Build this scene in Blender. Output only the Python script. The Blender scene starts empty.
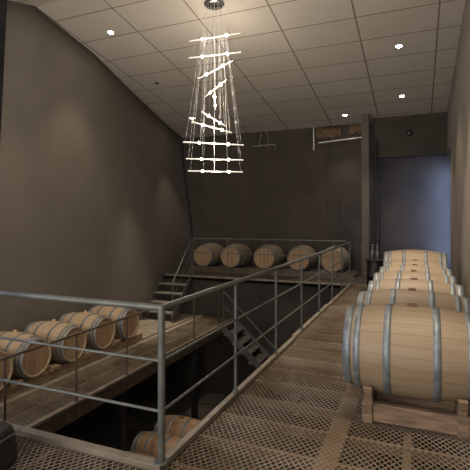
import bpy, math, random
import numpy as np
from mathutils import Vector, Matrix
random.seed(7); np.random.seed(7)
S = bpy.context.scene
COL = S.collection
PI = math.pi

# ------------------------------------------------------------------ camera, world, exposure
cam = bpy.data.cameras.new('camera')
cam.sensor_width = 36; cam.lens = 36*435/470; cam.shift_y = -15/470
cam.clip_start = .05
camo = bpy.data.objects.new('camera', cam); COL.objects.link(camo)
camo.location = (0, 0, 1.63); camo.rotation_euler = (PI/2, 0, math.radians(22.8))
S.camera = camo
w = bpy.data.worlds.new('world'); S.world = w; w.use_nodes = True
w.node_tree.nodes['Background'].inputs[0].default_value = (.25, .42, .8, 1)
w.node_tree.nodes['Background'].inputs[1].default_value = .12
S.view_settings.view_transform = 'Standard'; S.view_settings.look = 'None'
S.view_settings.gamma = 1; S.view_settings.use_curve_mapping = False
S.view_settings.exposure = 0.92
WARM = (1, .84, .66)

def area(name, loc, target, sx, sy, power, color, spread=180):
    l = bpy.data.lights.new(name, 'AREA'); l.shape = 'RECTANGLE'; l.size = sx; l.size_y = sy
    l.energy = power; l.color = color; l.spread = math.radians(spread)
    o = bpy.data.objects.new(name, l); COL.objects.link(o); o.location = loc
    o.rotation_euler = (Vector(target)-Vector(loc)).to_track_quat('-Z', 'Y').to_euler()
    return o
# added soft fill light, unseen, set in a front wall opening made for it
area('front_fill', (-3.0, -1.9, 2.0), (-3.2, 5, 6.5), 6.5, 2.6, 195, (1, .91, .81))
# daylight that comes through the side opening at the far right and an unseen window assumed at the near left
area('daylight_side_opening', (1.04, 13.35, 1.7), (.45, 13.8, 1.7), .25, 2.9, 12, (.36, .54, 1), 100)
area('assumed_window_daylight', (-7.75, 1.2, 2.6), (-3.5, 2.2, 1.2), 1.5, 1.6, 90, (.30, .50, 1))  # assumed source, out of view, added for the blue on the near rails

SPOT = 105
def ceil_z(y): return 6.63-.148*y if y >= 6.2 else 5.712-.148*(6.2-y)

# ------------------------------------------------------------------ materials
def mat(name, col, rough=.6, metal=0., spec=.5):
    m = bpy.data.materials.new(name); m.use_nodes = True
    b = m.node_tree.nodes['Principled BSDF']
    b.inputs['Base Color'].default_value = (*col, 1); b.inputs['Roughness'].default_value = rough
    b.inputs['Metallic'].default_value = metal
    b.inputs['Specular IOR Level'].default_value = spec
    return m
def nd(m, t, **k):
    n = m.node_tree.nodes.new(t)
    for a, v in k.items():
        setattr(n, a, v)
    return n
def lk(m, a, b): m.node_tree.links.new(a, b)
def math_(m, op, a, b=None):
    n = nd(m, 'ShaderNodeMath', operation=op)
    for i, v in enumerate((a, b)):
        if v is None: continue
        if isinstance(v, (int, float)): n.inputs[i].default_value = v
        else: lk(m, v, n.inputs[i])
    return n.outputs[0]
def ramp(m, fac, stops):
    n = nd(m, 'ShaderNodeValToRGB'); e = n.color_ramp.elements
    while len(e) < len(stops): e.new(.5)
    for i, (p, c) in enumerate(stops):
        e[i].position = p; e[i].color = (*c, 1)
    lk(m, fac, n.inputs[0]); return n.outputs[0]
def noisy(name, c1, c2, scale=6, rough=.6, metal=0., bump=0., stretch=(1, 1, 1), coords='Object', detail=5, lo=.35, hi=.65, spec=.5, bscale=None):
    m = mat(name, c1, rough, metal, spec); b = m.node_tree.nodes['Principled BSDF']
    tc = nd(m, 'ShaderNodeTexCoord'); mp = nd(m, 'ShaderNodeMapping'); mp.inputs['Scale'].default_value = stretch
    oi = nd(m, 'ShaderNodeObjectInfo')
    lk(m, tc.outputs[coords], mp.inputs[0])
    va = nd(m, 'ShaderNodeVectorMath', operation='ADD'); lk(m, mp.outputs[0], va.inputs[0])
    lk(m, math_(m, 'MULTIPLY', oi.outputs['Random'], 37.), va.inputs[1])
    nz = nd(m, 'ShaderNodeTexNoise'); nz.inputs['Scale'].default_value = scale; nz.inputs['Detail'].default_value = detail
    lk(m, va.outputs[0], nz.inputs[0])
    lk(m, ramp(m, nz.outputs[0], [(lo, c1), (hi, c2)]), b.inputs['Base Color'])
    if bump:
        n2 = nd(m, 'ShaderNodeTexNoise'); n2.inputs['Scale'].default_value = bscale or scale*6; n2.inputs['Detail'].default_value = 4
        lk(m, va.outputs[0], n2.inputs[0])
        bp = nd(m, 'ShaderNodeBump'); bp.inputs['Strength'].default_value = bump; bp.inputs['Distance'].default_value = .02
        lk(m, n2.outputs[0], bp.inputs['Height']); lk(m, bp.outputs[0], b.inputs['Normal'])
    return m
def emit(name, col, s):
    m = mat(name, (.8, .8, .8), .3); b = m.node_tree.nodes['Principled BSDF']
    b.inputs['Emission Color'].default_value = (*col, 1); b.inputs['Emission Strength'].default_value = s
    return m

def stave_mat(name, dark, light, tint=.25):
    m = mat(name, light, .55); b = m.node_tree.nodes['Principled BSDF']
    tc = nd(m, 'ShaderNodeTexCoord'); sp = nd(m, 'ShaderNodeSeparateXYZ'); lk(m, tc.outputs['Object'], sp.inputs[0])
    ang = math_(m, 'ARCTAN2', sp.outputs[2], sp.outputs[1])
    t = math_(m, 'MULTIPLY', ang, 27/(2*PI)); t = math_(m, 'ADD', t, 50)
    fl = math_(m, 'FLOOR', t); fr = math_(m, 'FRACT', t)
    oi = nd(m, 'ShaderNodeObjectInfo')
    wn = nd(m, 'ShaderNodeTexWhiteNoise', noise_dimensions='2D')
    cb = nd(m, 'ShaderNodeCombineXYZ'); lk(m, fl, cb.inputs[0]); lk(m, math_(m, 'MULTIPLY', oi.outputs['Random'], 91.), cb.inputs[1]); lk(m, cb.outputs[0], wn.inputs[0])
    # grain runs along the staves
    gv = nd(m, 'ShaderNodeCombineXYZ'); lk(m, math_(m, 'MULTIPLY', sp.outputs[0], 3.), gv.inputs[0])
    lk(m, math_(m, 'MULTIPLY', t, 3.2), gv.inputs[1]); lk(m, math_(m, 'MULTIPLY', oi.outputs['Random'], 55.), gv.inputs[2])
    nz = nd(m, 'ShaderNodeTexNoise'); nz.inputs['Scale'].default_value = 1.6; nz.inputs['Detail'].default_value = 6; lk(m, gv.outputs[0], nz.inputs[0])
    f = math_(m, 'ADD', math_(m, 'MULTIPLY', nz.outputs[0], .75), math_(m, 'MULTIPLY', wn.outputs[0], tint))
    c = ramp(m, f, [(.22, dark), (.72, light)])
    # stave joints
    edge = math_(m, 'LESS_THAN', math_(m, 'ABSOLUTE', math_(m, 'SUBTRACT', fr, .5)), .475)
    mx = nd(m, 'ShaderNodeMix', data_type='RGBA'); lk(m, math_(m, 'ADD', math_(m, 'MULTIPLY', edge, .5), .5), mx.inputs[0])
    mx.inputs[6].default_value = (dark[0]*.45, dark[1]*.45, dark[2]*.45, 1); lk(m, c, mx.inputs[7])
    lk(m, mx.outputs[2], b.inputs['Base Color'])
    bp = nd(m, 'ShaderNodeBump'); bp.inputs['Strength'].default_value = .35; bp.inputs['Distance'].default_value = .004
    lk(m, edge, bp.inputs['Height']); lk(m, bp.outputs[0], b.inputs['Normal'])
    return m
def head_mat(name, dark, light):
    m = mat(name, light, .6); b = m.node_tree.nodes['Principled BSDF']
    tc = nd(m, 'ShaderNodeTexCoord'); sp = nd(m, 'ShaderNodeSeparateXYZ'); lk(m, tc.outputs['Object'], sp.inputs[0])
    oi = nd(m, 'ShaderNodeObjectInfo')
    t = math_(m, 'ADD', math_(m, 'MULTIPLY', sp.outputs[1], 13.), 50.)
    fl = math_(m, 'FLOOR', t); fr = math_(m, 'FRACT', t)
    wn = nd(m, 'ShaderNodeTexWhiteNoise', noise_dimensions='2D')
    cb = nd(m, 'ShaderNodeCombineXYZ'); lk(m, fl, cb.inputs[0]); lk(m, oi.outputs['Random'], cb.inputs[1]); lk(m, cb.outputs[0], wn.inputs[0])
    gv = nd(m, 'ShaderNodeCombineXYZ'); lk(m, math_(m, 'MULTIPLY', t, 3.), gv.inputs[0]); lk(m, math_(m, 'MULTIPLY', sp.outputs[2], 4.), gv.inputs[1])
    lk(m, math_(m, 'MULTIPLY', oi.outputs['Random'], 77.), gv.inputs[2])
    nz = nd(m, 'ShaderNodeTexNoise'); nz.inputs['Scale'].default_value = 1.5; nz.inputs['Detail'].default_value = 5; lk(m, gv.outputs[0], nz.inputs[0])
    f = math_(m, 'ADD', math_(m, 'MULTIPLY', nz.outputs[0], .75), math_(m, 'MULTIPLY', wn.outputs[0], .25))
    c = ramp(m, f, [(.25, dark), (.75, light)])
    edge = math_(m, 'LESS_THAN', math_(m, 'ABSOLUTE', math_(m, 'SUBTRACT', fr, .5)), .47)
    mx = nd(m, 'ShaderNodeMix', data_type='RGBA'); lk(m, math_(m, 'ADD', math_(m, 'MULTIPLY', edge, .5), .5), mx.inputs[0])
    mx.inputs[6].default_value = (dark[0]*.4, dark[1]*.4, dark[2]*.4, 1); lk(m, c, mx.inputs[7])
    lk(m, mx.outputs[2], b.inputs['Base Color'])
    return m

M = {}
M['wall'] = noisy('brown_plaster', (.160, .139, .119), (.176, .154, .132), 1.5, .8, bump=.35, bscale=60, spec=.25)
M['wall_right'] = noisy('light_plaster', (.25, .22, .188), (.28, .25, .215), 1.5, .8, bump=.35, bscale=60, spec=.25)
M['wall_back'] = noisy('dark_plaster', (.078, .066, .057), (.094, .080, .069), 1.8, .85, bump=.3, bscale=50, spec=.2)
M['wall_dark'] = noisy('dark_seam', (.055, .045, .038), (.075, .062, .052), 2, .85)
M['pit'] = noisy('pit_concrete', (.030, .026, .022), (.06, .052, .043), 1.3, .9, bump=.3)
M['steel'] = noisy('grey_painted_steel', (.105, .112, .105), (.16, .168, .155), 7, .42, .3, bump=.05)
M['rust'] = noisy('rusty_steel', (.10, .075, .055), (.19, .14, .095), 9, .5, .4, bump=.1)
M['joist'] = noisy('brown_joist', (.17, .12, .075), (.27, .21, .15), 3, .6, .2)
M['tread'] = noisy('tread_steel', (.20, .19, .165), (.29, .27, .235), 6, .55, .2)
M['kerb'] = noisy('kerb_steel', (.215, .18, .138), (.30, .255, .20), 5, .5, .2, bump=.1)
M['mesh'] = noisy('expanded_metal', (.19, .125, .072), (.37, .305, .235), 1.6, .45, .3, detail=3)
M['mesh2'] = noisy('expanded_metal_lower', (.22, .17, .115), (.36, .30, .22), 2.0, .45, .3, detail=3)
M['slab'] = noisy('concrete_slab', (.20, .165, .125), (.32, .27, .21), 4, .85, bump=.3)
M['stave'] = stave_mat('oak_staves', (.27, .20, .125), (.37, .28, .18), .12)
M['stave_pale'] = stave_mat('oak_staves_pale', (.40, .29, .185), (.62, .47, .32), .12)
M['stave_old'] = stave_mat('oak_staves_old', (.20, .115, .065), (.42, .27, .16))
M['head'] = head_mat('oak_head', (.30, .19, .10), (.50, .345, .20))
M['hoop'] = noisy('galvanised_hoop', (.19, .215, .23), (.29, .32, .335), 14, .5, .45, bump=.05)
M['bung'] = mat('bung_brown', (.16, .085, .04), .6)
M['bung_pale'] = mat('bung_pale', (.55, .36, .2), .6)
M['timber'] = noisy('weathered_timber', (.17, .115, .075), (.34, .23, .145), 5, .75, bump=.35, stretch=(1, 6, 6))
M['timber_y'] = noisy('timber_beam', (.22, .15, .09), (.40, .28, .175), 5, .75, bump=.3, stretch=(6, 1, 6))
M['black'] = mat('black_plastic', (.012, .012, .013), .45)
M['blackm'] = noisy('dark_steel', (.018, .018, .02), (.03, .03, .034), 5, .5, .3)
M['chrome'] = mat('chrome', (.55, .55, .55), .2, 1)
M['cable'] = emit('cable_glow', (1, .85, .62), .012)  # faint emission stands in for lamplight caught by the cables
M['tube'] = emit('acrylic_tube', (1, .88, .68), .22)
M['led'] = emit('led', (1, .90, .70), 28)
M['lamp_on'] = emit('lamp_lens', (1, .92, .78), 45)
M['lamp_off'] = mat('lamp_lens_off', (.05, .045, .04), .25)
M['bezel'] = mat('bezel', (.5, .47, .42), .4, .4)
M['fibre'] = noisy('brown_insulation', (.13, .085, .05), (.21, .14, .085), 8, .9, bump=.4)
M['pipe'] = noisy('galvanised_pipe', (.45, .44, .42), (.6, .58, .55), 8, .3, .7)
M['glass'] = mat('bottle_glass', (.85, .85, .8), .05); M['glass'].node_tree.nodes['Principled BSDF'].inputs['Transmission Weight'].default_value = .9
M['bag'] = noisy('black_nylon', (.010, .011, .011), (.022, .023, .022), 12, .55, bump=.3)
M['trim'] = mat('wall_top_shade', (.07, .058, .046), .8)  # shade at the top of the left wall, put into the colour
def ceiling_mat():
    m = mat('ceiling_tiles', (.5, .44, .36), .85, spec=.2); b = m.node_tree.nodes['Principled BSDF']
    tc = nd(m, 'ShaderNodeTexCoord'); sp = nd(m, 'ShaderNodeSeparateXYZ'); lk(m, tc.outputs['Object'], sp.inputs[0])
    u = math_(m, 'DIVIDE', math_(m, 'ADD', sp.outputs[0], -.35+14.2), 1.42)
    v = math_(m, 'DIVIDE', math_(m, 'ADD', sp.outputs[1], -8.33+8.2+.0), .82)
    du = math_(m, 'ABSOLUTE', math_(m, 'SUBTRACT', math_(m, 'FRACT', math_(m, 'ADD', u, .5)), .5))
    dv = math_(m, 'ABSOLUTE', math_(m, 'SUBTRACT', math_(m, 'FRACT', math_(m, 'ADD', v, .5)), .5))
    lu = math_(m, 'GREATER_THAN', du, .0105); lv = math_(m, 'GREATER_THAN', dv, .015)
    keep = math_(m, 'MULTIPLY', lu, lv)
    wn = nd(m, 'ShaderNodeTexWhiteNoise', noise_dimensions='2D'); cb = nd(m, 'ShaderNodeCombineXYZ')
    lk(m, math_(m, 'FLOOR', u), cb.inputs[0]); lk(m, math_(m, 'FLOOR', v), cb.inputs[1]); lk(m, cb.outputs[0], wn.inputs[0])
    nz = nd(m, 'ShaderNodeTexNoise'); nz.inputs['Scale'].default_value = 1.2; lk(m, tc.outputs['Object'], nz.inputs[0])
    f = math_(m, 'ADD', math_(m, 'MULTIPLY', wn.outputs[0], .5), math_(m, 'MULTIPLY', nz.outputs[0], .5))
    c = ramp(m, f, [(.1, (.56, .52, .46)), (.9, (.62, .58, .52))])
    mx = nd(m, 'ShaderNodeMix', data_type='RGBA'); lk(m, keep, mx.inputs[0]); mx.inputs[6].default_value = (.25, .21, .165, 1); lk(m, c, mx.inputs[7])
    lk(m, mx.outputs[2], b.inputs['Base Color'])
    bp = nd(m, 'ShaderNodeBump'); bp.inputs['Strength'].default_value = .6; bp.inputs['Distance'].default_value = .01
    lk(m, keep, bp.inputs['Height']); lk(m, bp.outputs[0], b.inputs['Normal'])
    return m
M['ceil'] = ceiling_mat()

# ------------------------------------------------------------------ mesh helpers
class MB:
    def __init__(s): s.v = []; s.f = []; s.sm = []
    def add(s, vs, fs, smooth=False):
        n = len(s.v); s.v += [tuple(v) for v in vs]; s.f += [tuple(i+n for i in f) for f in fs]; s.sm += [smooth]*len(fs); return s
    def box(s, x0, x1, y0, y1, z0, z1):
        vs = [(x, y, z) for x in (x0, x1) for y in (y0, y1) for z in (z0, z1)]
        return s.add(vs, [(0, 1, 3, 2), (4, 6, 7, 5), (0, 4, 5, 1), (2, 3, 7, 6), (0, 2, 6, 4), (1, 5, 7, 3)])
    def bar(s, a, b, wd, ht, up=(0, 0, 1)):          # rectangular bar from a to b
        a = Vector(a); b = Vector(b); d = (b-a).normalized(); u = Vector(up)
        r = d.cross(u)
        if r.length < 1e-4: r = Vector((1, 0, 0))
        r.normalize(); u = r.cross(d).normalized()
        vs = [p+r*(i*wd/2)+u*(j*ht/2) for p in (a, b) for i, j in ((-1, -1), (1, -1), (1, 1), (-1, 1))]
        return s.add(vs, [(3, 2, 1, 0), (4, 5, 6, 7), (0, 1, 5, 4), (1, 2, 6, 5), (2, 3, 7, 6), (3, 0, 4, 7)])
    def tube(s, pts, r, n=12, cap=True):
        pts = [Vector(p) for p in pts]; rings = []
        for i, p in enumerate(pts):
            d = (pts[min(i+1, len(pts)-1)]-pts[max(i-1, 0)]).normalized()
            u = Vector((0, 0, 1)) if abs(d.z) < .9 else Vector((1, 0, 0))
            a = d.cross(u).normalized(); b = a.cross(d)
            rr = r[i] if isinstance(r, (list, tuple)) else r
            rings.append([p+a*math.cos(t*2*PI/n)*rr+b*math.sin(t*2*PI/n)*rr for t in range(n)])
        vs = [q for g in rings for q in g]; fs = []
        for i in range(len(pts)-1):
            for t in range(n):
                fs.append((i*n+t, i*n+(t+1) % n, (i+1)*n+(t+1) % n, (i+1)*n+t))
        s.add(vs, fs, True)
        if cap:
            s.add(rings[0], [tuple(range(n))[::-1]]); s.add(rings[-1], [tuple(range(n))])
        return s
    def lathe(s, prof, n=40, axis='x', o=(0, 0, 0), closed=False, smooth=True):   # prof: (along, radius)
        vs = []
        for (h, r) in prof:
            for t in range(n):
                a = t*2*PI/n; c, q = math.cos(a)*r, math.sin(a)*r
                p = (h, c, q) if axis == 'x' else ((c, q, h) if axis == 'z' else (c, h, q))
                vs.append((p[0]+o[0], p[1]+o[1], p[2]+o[2]))
        fs = []; m = len(prof)
        for i in range(m if closed else m-1):
            j = (i+1) % m
            for t in range(n):
                fs.append((i*n+t, i*n+(t+1) % n, j*n+(t+1) % n, j*n+t))
        s.add(vs, fs, smooth)
        return s
    def build(s, name, m, parent=None, bevel=0, loc=None, rot=None):
        me = bpy.data.meshes.new(name); me.from_pydata(s.v, [], s.f); me.materials.append(m)
        me.polygons.foreach_set('use_smooth', s.sm); me.update()
        import bmesh
        bm = bmesh.new(); bm.from_mesh(me); bmesh.ops.recalc_face_normals(bm, faces=bm.faces); bm.to_mesh(me); bm.free()
        o = bpy.data.objects.new(name, me); COL.objects.link(o)
        if parent: o.parent = parent
        if loc: o.location = loc
        if rot: o.rotation_euler = rot
        if bevel:
            b = o.modifiers.new('bevel', 'BEVEL'); b.width = bevel; b.segments = 2; b.limit_method = 'ANGLE'
        return o
def struct(o): o['kind'] = 'structure'; return o
def tag(o, label, cat, group=None):
    o['label'] = label; o['category'] = cat
    if group: o['group'] = group
    return o
def empty(name, loc=(0, 0, 0), rz=0):
    o = bpy.data.objects.new(name, None); o.empty_display_size = .1; COL.objects.link(o); o.location = loc; o.rotation_euler = (0, 0, rz); return o
def copy_tree(o, parent=None):
    c = o.copy(); COL.objects.link(c)
    if parent: c.parent = parent
    for ch in list(o.children): copy_tree(ch, c)
    return c

# ------------------------------------------------------------------ setting: ceiling
XR = .75; YB = 13.8; YF = -1.6; XL = -8.2
m_ = MB()
for (y0, y1) in ((YF, 6.2), (6.2, YB)):
    z0, z1 = ceil_z(y0), ceil_z(y1)
    vs = [(XL, y0, z0), (XR+.2, y0, z0), (XR+.2, y1, z1), (XL, y1, z1), (XL, y0, z0+.05), (XR+.2, y0, z0+.05), (XR+.2, y1, z1+.05), (XL, y1, z1+.05)]
    m_.add(vs, [(0, 1, 2, 3), (7, 6, 5, 4), (0, 4, 5, 1), (2, 6, 7, 3), (1, 5, 6, 2), (0, 3, 7, 4)])
struct(m_.build('ceiling', M['ceil']))

# left wall: slightly warped, leaning outward towards the far corner
def lerp(tab, y):
    for (a, va), (b, vb) in zip(tab, tab[1:]):
        if y <= b: 
            t = (y-a)/(b-a); t = max(0, t); return va+(vb-va)*t
    return tab[-1][1]
TOP = [(YF, -7.05), (5.6, -6.98), (6.2, -6.80), (8, -6.92), (10, -7.32), (12.7, -7.78), (YB, -7.9)]
BOT = [(YF, -7.2), (8, -7.2), (11, -7.22), (YB, -7.45)]
ys = [YF, .3] + [2.1+i*(YB-2.1)/40 for i in range(41)]
m_ = MB(); NZ = 14; vs = []
for y in ys:
    zt = ceil_z(y)+.02; zb = -3.4
    for k in range(NZ+1):
        z = zb+(zt-zb)*k/NZ
        t = max(0, min(1, (z-.3)/(zt-.3))); t = t*t*(3-2*t)
        vs.append((lerp(BOT, y)*(1-t)+lerp(TOP, y)*t, y, z))
fs = []
for i in range(len(ys)-1):
    for k in range(NZ):
        a = i*(NZ+1)+k
        if i == 1 and 7 <= k <= 9: continue            # opening for the assumed window, outside the picture
        fs.append((a, a+1, a+NZ+2, a+NZ+1))
m_.add(vs, fs, True)
o = struct(m_.build('wall_left', M['wall'])); sm = o.modifiers.new('s', 'SOLIDIFY'); sm.thickness = .12; sm.offset = 0
m_ = MB()
for (a, b) in (((-7.16, .3, 1.0), (-7.16, 2.1, 1.0)), ((-7.16, .3, 3.0), (-7.16, 2.1, 3.0)), ((-7.16, .35, .9), (-7.16, .35, 3.1)), ((-7.16, 2.05, .9), (-7.16, 2.05, 3.1)), ((-7.16, 1.2, .9), (-7.16, 1.2, 3.1))):
    m_.bar(a, b, .08, .08)
struct(m_.build('assumed_window_1', M['blackm']))  # frame of an assumed window, added out of view for the blue daylight
# dark strip standing in for the unlit top of the left wall
m_ = MB(); pts = [(lerp(TOP, y)+.035, y, ceil_z(y)-.05) for y in ys if y > 6]
for a, b in zip(pts, pts[1:]): m_.bar(a, b, .05, .10)
struct(m_.build('shade_strip_1', M['trim']))

# back wall, front wall, pit walls, right wall with its opening
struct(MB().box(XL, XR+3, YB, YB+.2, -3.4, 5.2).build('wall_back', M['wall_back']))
struct(MB().box(XL, -6.6, YF-.2, YF, -3.4, 5.2).box(.5, XR+.2, YF-.2, YF, -3.4, 5.2).box(-6.6, .5, YF-.2, YF, 4.0, 5.2).box(-6.6, .5, YF-.2, YF, -3.4, .3).build('wall_front', M['wall']))  # front opening added for the unseen fill light
m_ = MB().box(XR, XR+.2, YF, 12.0, -3.4, 5.9).box(XR, XR+.2, 12.0, YB, 3.47, 5.2).box(XR, XR+.2, 12.0, YB, -3.4, -.02)
struct(m_.build('wall_right', M['wall_right']))
struct(MB().box(-1.25, XR, 13.45, YB, 3.47, ceil_z(13.5)+.02).build('trim_2', M['wall_dark']))     # dark bulkhead over the alcove
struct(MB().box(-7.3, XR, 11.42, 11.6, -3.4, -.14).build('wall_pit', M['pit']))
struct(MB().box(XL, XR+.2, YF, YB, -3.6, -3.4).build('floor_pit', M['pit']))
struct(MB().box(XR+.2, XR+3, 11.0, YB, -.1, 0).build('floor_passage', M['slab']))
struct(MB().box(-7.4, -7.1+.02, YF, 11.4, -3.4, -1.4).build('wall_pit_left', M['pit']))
# dark upright seams of the back wall
struct(MB().box(-5.02, -4.74, YB-.03, YB, 0, 4.59).build('trim_3', M['wall_dark']))
struct(MB().box(-2.66, -2.24, YB-.03, YB, 0, 4.59).build('trim_4', M['wall_dark']))
# steel column in front of the back wall
struct(MB().box(-1.50, -1.30, 13.0, 13.2, 0, ceil_z(13.1)-.02).build('column', M['wall'], bevel=.01))
o = MB().tube([(-1.13, 13.25, 0), (-1.13, 13.25, 3.95)], .035).tube([(-1.02, 13.3, 0), (-1.02, 13.3, 3.4)], .025).build('wall_pipe', M['blackm'])
tag(o, 'dark pair of upright pipes beside the steel column on back wall', 'pipe')

# ------------------------------------------------------------------ walkways
def expanded(name, x0, x1, y0, y1, z, m, px=.046, py=.066, wd=.0072, th=.002, parent=None):
    nx = int((x1-x0)/px); ny = int((y1-y0)/py)
    px = (x1-x0)/nx; py = (y1-y0)/ny
    I, J = np.meshgrid(np.arange(nx), np.arange(ny), indexing='ij'); I = I.ravel(); J = J.ravel()
    cx = x0+(I+.5)*px; cy = y0+(J+.5)*py
    A = []; B = []
    for sx in (-1, 1):
        for sy in (-1, 1):
            A.append(np.stack([cx+sx*px/2, cy], 1)); B.append(np.stack([cx, cy+sy*py/2], 1))
    # diamond whose corners touch its neighbours' corners
    A = np.concatenate(A); B = np.concatenate(B)
    d = B-A; L = np.linalg.norm(d, axis=1, keepdims=True); d /= L; nrm = np.stack([-d[:, 1], d[:, 0]], 1)
    A = A-d*wd*.3; B = B+d*wd*.3
    n = len(A); V = np.zeros((n, 8, 3))
    tilt = th*.35*np.sign(nrm[:, 1])
    k = 0
    for P in (A, B):
        for (s, h) in ((-1, 0), (1, 0), (1, 1), (-1, 1)):
            V[:, k, :2] = P+nrm*(s*wd/2); V[:, k, 2] = z-(0 if h else th)-th*.35+s*tilt; k += 1
    F = np.array([(3, 2, 6, 7), (0, 4, 5, 1), (1, 5, 6, 2), (0, 3, 7, 4)])
    F = (F[None]+(np.arange(n)*8)[:, None, None]).reshape(-1, 4)
    me = bpy.data.meshes.new(name); me.vertices.add(n*8); me.vertices.foreach_set('co', V.ravel())
    me.loops.add(F.size); me.loops.foreach_set('vertex_index', F.ravel().astype(np.int32))
    me.polygons.add(len(F)); me.polygons.foreach_set('loop_start', np.arange(0, F.size, 4, dtype=np.int32))
    me.update(calc_edges=True); me.materials.append(m)
    o = bpy.data.objects.new(name, me); COL.objects.link(o)
    if parent: o.parent = parent
    return o
WX0 = -1.56; Z2 = -1.17; LX1 = -4.80
# upper walkway, right
u = struct(empty('floor_walkway_right'))
expanded('mesh_deck', WX0+.04, XR, .9, 11.3, 0, M['mesh'], parent=u)
jb = MB()
y = .9
while y < 11.25:
    jb.box(WX0+.03, XR, y-.016, y+.016, -.075, -.0055); y += .41
jb.box(-.64, -.50, .9, 11.25, -.10, -.0052)
jb.box(WX0-.02, WX0+.02, 2.5, 11.3, -.28, -.012); jb.box(-.1, -.04, .9, 11.25, -.2, -.03)
jb.box(.4, .5, .9, 11.25, -.2, -.012)
jb.build('joist', M['joist'], u)
kb = MB().box(WX0-.03, WX0+.022, 2.475, 5.82, -.01, .035).box(WX0-.05, WX0+.01, 5.86, 8.3, -.01, .035).box(WX0-.03, WX0+.03, 8.33, 11.3, -.01, .035)
kb.build('kerb', M['kerb'], u, bevel=.004)
# sheet-metal pan and catch floor under the walkway
# cross walkway, near
u = struct(empty('floor_walkway_cross'))
expanded('mesh_deck', -7.0, WX0+.04, .9, 2.41, 0, M['mesh'], parent=u)
jb = MB()
x = -6.9
while x < WX0: jb.box(x-.02, x+.02,   .9, 2.41, -.075, -.012); x += .45
jb.box(-7.0, WX0, 2.41, 2.45, -.26, -.012).box(-7, WX0, 1.6, 1.66, -.2, -.012)
jb.build('joist', M['rust'], u)
MB().box(-7.1, WX0+.022, 2.405, 2.475, -.01, .035).build('kerb', M['kerb'], u, bevel=.004)
struct(MB().box(-7.1, XR, YF, .9, -.06, 0).build('floor_entry', M['slab']))
# platform, far
u = struct(empty('floor_platform'))
MB().box(-7.2, XR, 11.3, YB, -.03, 0).build('deck_plate', M['wall_dark'], u)
MB().box(-7.0, XR, 11.24, 11.3, -.035, .012).build('edge_beam', M['kerb'], u)
# lower walkway, left
u = struct(empty('floor_walkway_left'))
expanded('mesh_deck', -5.78, LX1-.05, 2.0, 10.45, Z2, M['mesh2'], parent=u)
expanded('mesh_deck', -5.78, LX1-.05, 10.45, 11.35, Z2, M['mesh2'], parent=u)
jb = MB(); y = 2.0
while y < 11.3: jb.box(-5.78, LX1-.05, y-.02, y+.02, Z2-.08, Z2-.012); y += .6
jb.box(-5.30, -5.26, 2, 11.35, Z2-.05, Z2-.002)
jb.build('joist', M['rust'], u)
MB().box(-7.2, -5.78, 2.0, 11.4, Z2-.12, Z2).build('slab', M['slab'], u)
MB().box(LX1-.06, LX1+.02, 2.0, 11.35, Z2-.01, Z2+.03).build('kerb', M['kerb'], u)
MB().box(LX1-.03, LX1, 2.0, 11.35, Z2-.24, Z2-.01).build('edge_beam', M['rust'], u)
pb = MB()
for y in (3.6, 6.4, 9.2): pb.box(LX1-.17, LX1-.05, y-.06, y+.06, -3.4, Z2-.08)
pb.build('support_post', M['blackm'], u)

# ------------------------------------------------------------------ railings
def rail_run(root, pts, posts, z, hts, rt, rm, mt, flat=False):
    """top and middle rails along pts (xy list), posts at xy list"""
    zt = z+hts[0]
    mb = MB()
    if flat:
        for a, b in zip(pts, pts[1:]): mb.bar((*a, zt), (*b, zt), rt*2.4, rt*1.2)
    else: mb.tube([(*p, zt) for p in pts], rt, 14)
    return mb
def railing(label, pts, posts, z, hts, rt, rm, rp, m, name='guard_railing', flat=False):
    r = empty(name, (posts[0][0], posts[0][1], z)); tag(r, label, 'railing'); o = Vector(r.location)
    def L(p, h): return (p[0]-o.x, p[1]-o.y, h)
    for i, h in enumerate(hts):
        mb = MB(); rr = rt if i == 0 else rm
        for a, b in zip(pts, pts[1:]):
            if flat and i == 0: mb.bar(L(a, h), L(b, h), rt*2.2, rt*1.3)
            else: mb.tube([L(a, h), L(b, h)], rr, 12)
        if i == 0 and not flat:
            for p in pts[1:-1]:
                q = Vector(L(p, h)); mb.lathe([(-rr, .001), (-rr*.7, rr*.72), (0, rr), (rr*.7, rr*.72), (rr, .001)], 12, 'z', q)
        mb.build('top_rail' if i == 0 else 'mid_rail', m, r)
    for k, p in enumerate(posts):
        rr = rp[0] if k in rp[2] else rp[1]
        mb = MB().tube([L(p, 0.0), L(p, hts[0])], rr, 12).lathe([(0, rr*2), (.008, rr*2), (.008, rr)], 14, 'z', (p[0]-o.x, p[1]-o.y, 0))
        mb.build('post', m, r)
    return r
ry = [2.45+1.262*i for i in range(8)]
cx_ = [-1.62-1.5*i for i in range(1, 4)]
railing('grey steel tube railing turning the corner of the upper mesh walkway, nearest the camera',
        [(-6.9, 2.44), (-1.548, 2.44), (-1.59, 11.28)],
        [(-1.548, 2.44)]+[(-1.548-.042*(y-2.44)/8.84, y) for y in ry[1:]]+[(-5.2, 2.44)], .045, (1.01, .66, .33), .023, .0105, (.024, .015, (0,)), M['steel'])
railing('thin grey steel railing along the edge of the far platform',
        [(-6.1, 11.34), (-1.70, 11.34)], [(-6.1, 11.34), (-5.0, 11.34), (-3.9, 11.34), (-2.9, 11.34), (-2.0, 11.34)], .0, (1.09, .68, .26), .017, .010, (.016, .011, (0,)), M['steel'])
railing('rusty brown flat-topped railing on the lower left walkway',
        [(-4.82, 2.3), (-4.82, 10.4)], [(-4.82, y) for y in (2.7, 3.95, 5.2, 6.45, 7.7, 9.0, 10.38)], Z2+.03, (1.02, .50), .02, .010, (.016, .016, ()), M['rust'], flat=True)

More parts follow.
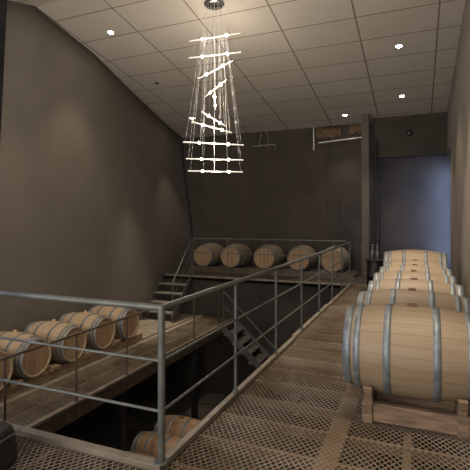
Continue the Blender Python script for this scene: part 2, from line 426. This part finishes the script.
# ------------------------------------------------------------------ stairs
def stair(label, origin, rz, width, n, rise, run, m, rail_sides, rail_h, rail_drop=1.):
    """descends along local +X from origin (top edge)"""
    r = empty('staircase', origin, rz); tag(r, label, 'stairs')
    H = n*rise; Lx = n*run
    for s in (0, width):
        MB().bar((0, s, -.07), (Lx-.02, s, -H+.12), .02, .16).box(Lx-.16, Lx-.02, s-.01, s+.01, -H, -H+.16).build('stringer', m, r)
    for i in range(1, n):
        z = -i*rise
        MB().box((i-1)*run+.01, i*run+.05, .01, width-.01, z-.035, z).build('tread', M['tread'], r)
    for s in rail_sides:
        k = Lx*rail_drop; zz = -H*rail_drop
        g = MB().tube([(0, s, rail_h), (k, s, zz+rail_h)], .015, 10).build('handrail', m, r)
        MB().tube([(0, s, rail_h*.6), (k, s, zz+rail_h*.6)], .008, 8).build('mid_rail', m, r)
        MB().tube([(.02, s, -.05), (.02, s, rail_h)], .014, 10).build('post', m, r)
        MB().tube([(k, s, zz+.0), (k, s, zz+rail_h)], .014, 10).build('post', m, r)
stair('short open steel staircase against the left wall leading up to the far platform', (-7.08, 11.25, 0), -PI/2, .96, 5, .234, .215, M['steel'], (.96,), 1.07, .98)
stair('dark steel staircase going down into the pit from the far end of the lower walkway', (-4.76, 10.5, Z2), 0, .85, 10, .223, .235, M['steel'], (0,), .93, .96)

# ------------------------------------------------------------------ barrels
HL = .518; RB = .370; RH = .312
def br(x): 
    t = x/HL; return RH+(RB-RH)*(1-t*t)
def make_barrel(stave, bung, name='wine_barrel'):
    r = empty(name)
    prof = [(-HL+.03, RH-.032), (-HL, RH-.022)]+[(-HL+2*HL*i/28, br(-HL+2*HL*i/28)) for i in range(29)]+[(HL, RH-.022), (HL-.03, RH-.032)]
    MB().lathe(prof, 54).build('staves', stave, r)
    for x0, x1 in ((-.516, -.452), (-.432, -.382), (-.205, -.150), (.150, .205), (.382, .432), (.452, .516)):
        a, b, = br(x0), br(x1); t = .0045
        mb = MB().lathe([(x0, a+.0005), (x0, a+t), ((x0+x1)/2, br((x0+x1)/2)+t), (x1, b+t), (x1, b+.0005)], 54)
        xm = (x0+x1)/2
        for s in (-.012, .012):      # two rivets
            mb.lathe([(0, .007), (.003, .005), (.0045, .0005)], 8, 'y', (xm+s, -br(xm)*.8, 0))if False else None
        mb.build('hoop', M['hoop'], r)
    for s in (-1, 1):
        x = s*(HL-.028)
        mb = MB(); n = 40
        mb.add([(x, math.cos(i*2*PI/n)*(RH-.03), math.sin(i*2*PI/n)*(RH-.03)) for i in range(n)]+[(x-s*.02, math.cos(i*2*PI/n)*(RH-.03), math.sin(i*2*PI/n)*(RH-.03)) for i in range(n)],
               [tuple(range(n)), tuple(range(2*n-1, n-1, -1))]+[(i, (i+1) % n, n+(i+1) % n, n+i) for i in range(n)])
        mb.build('head', M['head'], r)
    if bung is M['bung']: MB().box(-.036, .036, -.036, .036, RB-.02, RB+.016).build('bung', bung, r, bevel=.006)
    else: MB().lathe([(RB-.006, .034), (RB+.045, .028), (RB+.045, .001)], 16, 'z').build('bung', bung, r)
    return r
PR = make_barrel(M['stave'], M['bung'])
def place(first, loc, rz, label, group, spin=0, cat='barrel'):
    o = first if not first.get('label') else copy_tree(first)
    o.location = loc; o.rotation_euler = (spin, 0, rz); tag(o, label, cat, group); return o
# right row
NX = -.045
rows = [3.88, 4.76, 5.64, 6.52, 7.41, 8.30, 9.24]
ordn = ['nearest the camera and largest in the row', 'second from the camera in the row by the right wall', 'third from the camera in the row by the right wall',
        'fourth from the camera in the row by the right wall', 'fifth from the camera in the row by the right wall', 'sixth from the camera in the row by the right wall',
        'largest and highest, farthest in the row by the right wall']
for i, y in enumerate(rows):
    o = place(PR, (NX+random.uniform(-.012, .012)*(i > 0), y, .552 if i < 6 else .64), 0, 'oak barrel with galvanised hoops, '+ordn[i], 'oak barrels in the row on the upper right walkway')
    if i == 6: o.scale = (1.09, 1.1, 1.1)
# cradle: two beams with end blocks and uprights that hug the barrel
def make_cradle():
    r = empty('barrel_cradle')
    for s in (-1, 1):
        MB().box(-.33, .33, s*.20-.03, s*.20+.03, .012, .155).build('beam', M['timber'], r, bevel=.006)
        for e in (-1, 1):
            MB().box(e*.345-.04, e*.345+.04, s*.205-.05, s*.205+.05, 0, .175).build('end_block', M['timber'], r, bevel=.008)
            MB().bar((e*.345-e*.01, s*.232, .15), (e*.345-e*.01, s*.31, .31), .065, .035, (0, 1, 0)).build('upright', M['timber'], r, bevel=.004)
    for e in (-1, 1):
        MB().box(e*.345-.035, e*.345+.035, -.16, .16, .06, .17).build('cross_piece', M['timber'], r, bevel=.005)
    return r
PC = make_cradle()
for i, y in enumerate(rows):
    o = place(PC, (-.03, y, .001), 0, 'weathered timber cradle under the '+('nearest' if i == 0 else ['', 'second', 'third', 'fourth', 'fifth', 'sixth', 'farthest'][i])+' barrel of the right row', 'timber cradles under the right row')
    if i == 6: o.scale = (1.12, 1.12, 1.3)
# left row (heads towards the walkway)
PL = make_barrel(M['stave_pale'], M['bung_pale'])
lr = [4.66, 5.44, 6.31, 7.17, 8.03]
lab = ['nearest barrel of the left row, cut by the frame', 'second barrel of the left row', 'third barrel of the left row', 'fourth barrel of the left row', 'farthest barrel of the left row, beside the railing corner']
for i, y in enumerate(lr):
    place(PL, (-6.40, y, Z2+.12+RB), 0, 'pale oak wine barrel on beams along the left wall, '+lab[i].replace(' of the left row', ''), 'pale oak barrels on the lower left walkway', spin=0)
def beam(name, x0, x1, y0, y1, z0, z1, m, label, group=None, cat='beam'):
    o = MB().box(x0-(x0+x1)/2, x1-(x0+x1)/2, y0-(y0+y1)/2, y1-(y0+y1)/2, 0, z1-z0).build(name, m, bevel=.006, loc=((x0+x1)/2, (y0+y1)/2, z0))
    return tag(o, label, cat, group)
beam('timber_beam', -6.10, -5.98, 2.6, 8.6, Z2, Z2+.135, M['timber_y'], 'long timber beam under the front ends of the left barrels', 'timber beams under the left barrels')
beam('timber_beam', -6.82, -6.70, 2.6, 8.6, Z2, Z2+.135, M['timber_y'], 'long timber beam under the wall ends of the left barrels', 'timber beams under the left barrels')
# wedges between the barrels on the front beam
PW = None
for i, y in enumerate([5.10, 5.905, 6.75, 7.61]):
    if PW is None:
        PW = MB().add([(-.07, -.13, 0), (.09, -.13, 0), (.09, .13, 0), (-.07, .13, 0), (-.07, -.08, .07), (.09, -.08, .07), (.09, .08, .07), (-.07, .08, .07)],
                      [(3, 2, 1, 0), (4, 5, 6, 7), (0, 1, 5, 4), (1, 2, 6, 5), (2, 3, 7, 6), (3, 0, 4, 7)]).build('timber_chock', M['timber_y'], bevel=.005)
        c = PW
    else: c = PW.copy(); COL.objects.link(c)
    c.location = (-6.0, y, Z2+.135)
    tag(c, 'wooden chock on the beam between the %s left barrels' % ['first and second', 'second and third', 'third and fourth', 'fourth and fifth'][i], 'chock', 'wooden chocks between the left barrels')
# back row on the platform (heads towards the camera)
PBk = make_barrel(M['stave'], M['bung'])
bx = [-6.13, -5.20, -4.14, -3.12, -2.16]
lab = ['leftmost of five', 'second from left of five', 'middle one of five', 'fourth from left of five', 'rightmost, dark mark on head']
for i, x in enumerate(bx):
    b = place(PBk, (x, 12.52, .15+RB), PI/2, 'oak barrel head-on behind the platform railing, '+lab[i], 'oak barrels on the far platform')
    if i == 4:
        mk = MB()
        n = 24; ro, ri = .085, .073
        vs = [(-HL+.0255, math.cos(k*2*PI/n)*q, math.sin(k*2*PI/n)*q+.05) for q in (ro, ri) for k in range(n)]
        mk.add(vs, [(k, (k+1) % n, n+(k+1) % n, n+k) for k in range(n)])
        mk.box(-HL+.0245, -HL+.0265, -.03, .03, .04, .06).box(-HL+.0245, -HL+.0265, -.05, .06, -.10, -.085)
        mk.build('brand_mark', M['bung'], b)
beam('timber_beam', -6.7, -1.6, 12.12, 12.22, 0, .165, M['rust'], 'timber beam under the front of the barrels on the far platform', 'timber beams under the platform barrels')
beam('timber_beam', -6.7, -1.6, 12.82, 12.92, 0, .165, M['rust'], 'timber beam under the back of the barrels on the far platform', 'timber beams under the platform barrels')
# pit barrels
PP = make_barrel(M['stave_old'], M['bung'])
for i, y in enumerate([6.38, 7.17, 7.96]):
    place(PP, (-4.55, y, -3.4+.15+RB), 0, 'old brown barrel lying in the dark pit, '+['mostly hidden below the kerb', 'left of the corner post', 'farther one behind the corner post'][i], 'barrels in the pit')
beam('timber_beam', -4.95, -4.85, 6.0, 8.4, -3.4, -3.235, M['timber_y'], 'timber beam under the left ends of the pit barrels', 'beams under the pit barrels')
beam('timber_beam', -4.25, -4.15, 6.0, 8.4, -3.4, -3.235, M['timber_y'], 'timber beam under the right ends of the pit barrels', 'beams under the pit barrels')

# ------------------------------------------------------------------ chandelier
CX, CY = -3.41, 7.14; TH = math.radians(22.8)
Rv = Vector((math.cos(TH), math.sin(TH), 0)); Dv = Vector((-math.sin(TH), math.cos(TH), 0))
cz = ceil_z(CY)
ch = empty('chandelier', (CX, CY, cz)); tag(ch, 'tall spiral chandelier of glowing tubes hung on cables from the tiled ceiling', 'chandelier')
MB().lathe([(.0, .19), (-.03, .19), (-.05, .17), (-.05, .001)], 36, 'z').lathe([(.0, .19), (.03, .15)], 36, 'z').build('canopy', M['chrome'], ch)
bars = [(41.3, 33.2, -.44+.0, .51, .0), ]
BARS = [  # x0,y0,x1,y1 image coordinates; second value = depth half-offset
 (188.3, 41.3, 239.8, 33.2), (189.6, 57.9, 239, 52.3), (194.3, 80, 234.3, 60.4), (203.2, 97, 227, 80), (213.8, 109.8, 215.5, 92.3),
 (203.2, 112, 225.3, 126.8), (190.4, 120.9, 234.3, 134), (183.6, 142, 243.6, 145), (186.2, 158.7, 243, 160), (190.4, 171, 240.6, 172)]
dist = CX*-math.sin(TH)+CY*math.cos(TH)
spans = []
for (x0, y0, x1, y1) in BARS:
    el = 220-(y0+y1)/2; zc = 1.63+el/435*dist-cz
    a = (x1-x0)/435*dist/2; b = -(y0-y1)/el*dist/2
    cxo = ((x0+x1)/2-214)/435*dist
    h = Rv*a+Dv*b; h *= min(max(h.length, .5), .58)/h.length
    c = Rv*cxo+Vector((0, 0, zc)); spans.append((c-h, c+h))
cab_top = .15
for k, (p, q) in enumerate(spans):
    t = MB().tube([p, q], .011, 12).build('light_tube', M['tube'], ch)
    for f in (.26, .74):
        s = p.lerp(q, f)
        MB().lathe([(-.024, .0005), (-.018, .016), (0, .024), (.018, .016), (.024, .0005)], 12, 'z', s).build('bulb', M['led'], t)
    l = bpy.data.lights.new('tube_light', 'POINT'); l.energy = 5; l.color = WARM; l.shadow_soft_size = .08
    lo = bpy.data.objects.new('tube_light', l); COL.objects.link(lo); lo.parent = ch; lo.location = (p+q)/2-Vector((0, 0, .06))
    for f in (.04, .28, .72, .96):
        s = p.lerp(q, f); ang = math.atan2(s.y, s.x); e = Vector((math.cos(ang)*cab_top, math.sin(ang)*cab_top, -.04))
        mb = MB().tube([s, e], .0011, 5)
        if f in (.04, .96):
            n = max(3, int((e-s).length/.16))
            for j in range(1, n):
                if j % 2 == 0: continue
                a_ = s.lerp(e, j/n*.8); b_ = s.lerp(e, min(1, j/n*.8+.04/(e-s).length*1.2)); mb.tube([a_, b_], .0032, 6)
        mb.build('cable', M['cable'], ch)
MB().tube([(0, 0, -.04), (0, 0, spans[9][0].z)], .0028, 6).build('cable', M['cable'], ch)

# ------------------------------------------------------------------ downlights
def downlight(x, y, on, label, power=SPOT, aim=None, blend=.6, size=75, deep=0):
    z = ceil_z(y); s = -1 if y > 6.2 else 1
    r = empty('downlight', (x, y, z)); r.rotation_euler = (math.atan(.148)*s, 0, 0); tag(r, label, 'ceiling light', 'recessed ceiling downlights')
    MB().lathe([(.0, .085), (-.012, .082), (-.012, .06), (.0, .055)], 28, 'z').build('bezel', M['bezel'], r)
    MB().lathe([(-.006, .001), (-.006, .058), (0, .058)], 28, 'z').build('lens', M['lamp_on'] if on else M['lamp_off'], r)
    if on or deep:
        l = bpy.data.lights.new('downlight_lamp', 'SPOT'); l.energy = power; l.color = WARM; l.spot_size = math.radians(size); l.spot_blend = blend; l.shadow_soft_size = .04
        lo = bpy.data.objects.new('downlight_lamp', l); COL.objects.link(lo); lo.parent = r; lo.location = (0, 0, -.03); lo.rotation_euler = (-math.atan(.148)*s, 0, 0)
downlight(-5.9, 7.35, True, 'lit downlight in the ceiling above the left barrels', 90)
downlight(-.36, 9.57, True, 'upper lit downlight near the right wall', 85)
downlight(-.38, 12.07, True, 'lit downlight near the right wall, closer to the back wall')
downlight(-1.97, 13.0, True, 'lit downlight in front of the column at the back wall', 40)
downlight(-6.27, 9.66, False, 'deeply recessed dark-looking downlight left of the chandelier', 420, size=34, blend=.8, deep=1)
downlight(-6.55, 12.1, True, 'lit downlight seen behind the chandelier cables near the left wall', 45, size=60)
downlight(-5.2, 13.2, False, 'small faint downlight just right of the chandelier near the back wall')
# the same fittings are assumed to continue overhead, just above the picture
downlight(-.36, 7.07, True, 'assumed downlight above the middle of the right barrel row', 420, size=64)
downlight(-.36, 4.57, True, 'assumed downlight above the nearest barrel', 50)
downlight(.1, 2.75, True, 'assumed downlight above the near end of the right walkway', 300, size=36, blend=1)
downlight(-5.9, 4.85, True, 'assumed downlight above the near end of the left barrels', 110)
# dark fitting on the bulkhead
f = empty('wall_spotlight', (-.22, 13.45, 4.13)); tag(f, 'small dark spotlight fitting on the bulkhead over the alcove', 'light fitting')
MB().lathe([(0, .085), (-.03, .09), (-.05, .06), (-.055, .001)], 24, 'y').build('housing', M['black'], f)
MB().lathe([(-.052, .04), (-.07, .03), (-.075, .001)], 16, 'y', (-.02, 0, -.01)).build('lens', M['chrome'], f)

# ------------------------------------------------------------------ odds and ends at the back wall top
def board(x0, x1, z0, z1, y, label, jag):
    random.seed(jag); n = 9
    top = [(x0+(x1-x0)*i/n, z1+random.uniform(-.03, .03)) for i in range(n+1)]
    bot = [(x0+(x1-x0)*i/n, z0+random.uniform(-.06, .06)) for i in range(n+1)]
    ol = top+bot[::-1]; N = len(ol)
    vs = [(x, y, z) for x, z in ol]+[(x, y+.05, z) for x, z in ol]
    fs = [(i, i+1, N-2-i, N-1-i) for i in range(n)]+[(N+i, 2*N-1-i, 2*N-2-i, N+i+1) for i in range(n)]+[(i, (i+1) % N, N+(i+1) % N, N+i) for i in range(N)]
    o = MB().add(vs, fs).build('insulation_board', M['fibre']); tag(o, label, 'insulation'); return o
board(-2.98, -2.20, 4.22, 4.50, 13.74, 'torn brown insulation board at the top of the back wall, larger left piece', 1)
board(-1.95, -1.58, 4.28, 4.54, 13.74, 'torn brown insulation piece beside the column top', 2)
o = MB().tube([(-2.90, 13.66, 4.06), (-1.55, 13.66, 4.14)], .028, 12).box(-2.7, -2.66, 13.66, 13.8, 4.04, 4.10).box(-1.8, -1.76, 13.66, 13.8, 4.09, 4.15).build('conduit', M['pipe'])
tag(o, 'shiny horizontal metal conduit under the torn insulation', 'pipe')
o = MB().tube([(-5.1, 13.7, 4.10), (-4.35, 13.7, 4.12)], .018, 10).tube([(-4.35, 13.7, 4.13), (-4.28, 13.7, 3.95)], .014, 8).tube([(-4.55, 13.72, 4.1), (-4.62, 13.72, 4.6)], .008, 6).tube([(-4.9, 13.72, 4.1), (-4.8, 13.72, 4.6)], .008, 6).build('conduit', M['pipe'])
tag(o, 'thin bent conduit at the back wall top behind the chandelier', 'pipe')
o = MB().box(-3.06, -3.02, 13.66, 13.7, 3.85, 4.61).build('hanging_strap', M['pipe']); tag(o, 'narrow metal strap hanging at the left end of the conduit', 'strap')
o = MB().box(-1.62, -1.52, 12.93, 13.0, 1.0, 1.16).build('junction_box', M['blackm'], bevel=.006); tag(o, 'small dark junction box on the steel column', 'box')

# black drum with two glass bottles by the far end of the right row
d = empty('steel_drum', (-.93, 10.75, 0)); tag(d, 'black drum standing left of the farthest right-row barrels', 'drum')
MB().lathe([(0, .001), (0, .19), (.30, .19), (.31, .205), (.33, .205), (.34, .19), (.66, .19)], 32, 'z').build('body', M['black'], d)
MB().lathe([(.66, .21), (.66, .225), (.70, .225), (.70, .001)], 32, 'z').build('lid', M['blackm'], d)
for i, (x, y) in enumerate(((-.99, 10.72), (-.88, 10.70))):
    b = MB().lathe([(0, .001), (0, .034), (.20, .034), (.25, .014), (.34, .013), (.345, .016), (.36, .016), (.36, .001)], 20, 'z').build('glass_bottle', M['glass'], loc=(x, y, .70))
    tag(b, ['left', 'right'][i]+' one of two slim clear glass bottles on the black drum', 'bottle', 'bottles on the black drum')

# black bag at the near left
b = empty('camera_bag', (-2.66, 1.95, 0)); tag(b, 'black fabric bag on the near mesh walkway at the frame\'s lower left', 'bag')
import bmesh
bm = bmesh.new(); bmesh.ops.create_cube(bm, size=1)
for v in bm.verts: v.co = Vector((v.co.x*.50*(1-.12*(v.co.z > 0)), v.co.y*.32*(1-.15*(v.co.z > 0)), (v.co.z+.5)*.30))
bmesh.ops.bevel(bm, geom=bm.edges[:]+bm.verts[:], offset=.09, segments=5, profile=.6, affect='EDGES')
me = bpy.data.meshes.new('body'); bm.to_mesh(me); bm.free(); me.materials.append(M['bag'])
for p in me.polygons: p.use_smooth = True
bo = bpy.data.objects.new('body', me); COL.objects.link(bo); bo.parent = b
MB().tube([(-.12, -.02, .29), (-.10, -.02, .32), (0, -.02, .335), (.10, -.02, .32), (.12, -.02, .29)], .013, 8).build('handle', M['black'], b)
MB().tube([(-.22, -.163, .24), (.22, -.163, .24)], .005, 6).tube([(.25, -.12, .24), (.25, .12, .24)], .005, 6).build('zipper', M['steel'], b)
b.rotation_euler = (0, 0, .15)
# dark leaning brace at the near left
o = MB().bar((-2.98, 2.22, .02), (-2.73, 2.30, 5.12), .07, .07, (0, 1, 0)).build('steel_brace', M['blackm'], bevel=.004)
tag(o, 'dark leaning steel bar cut by the upper left edge of the frame', 'bar')
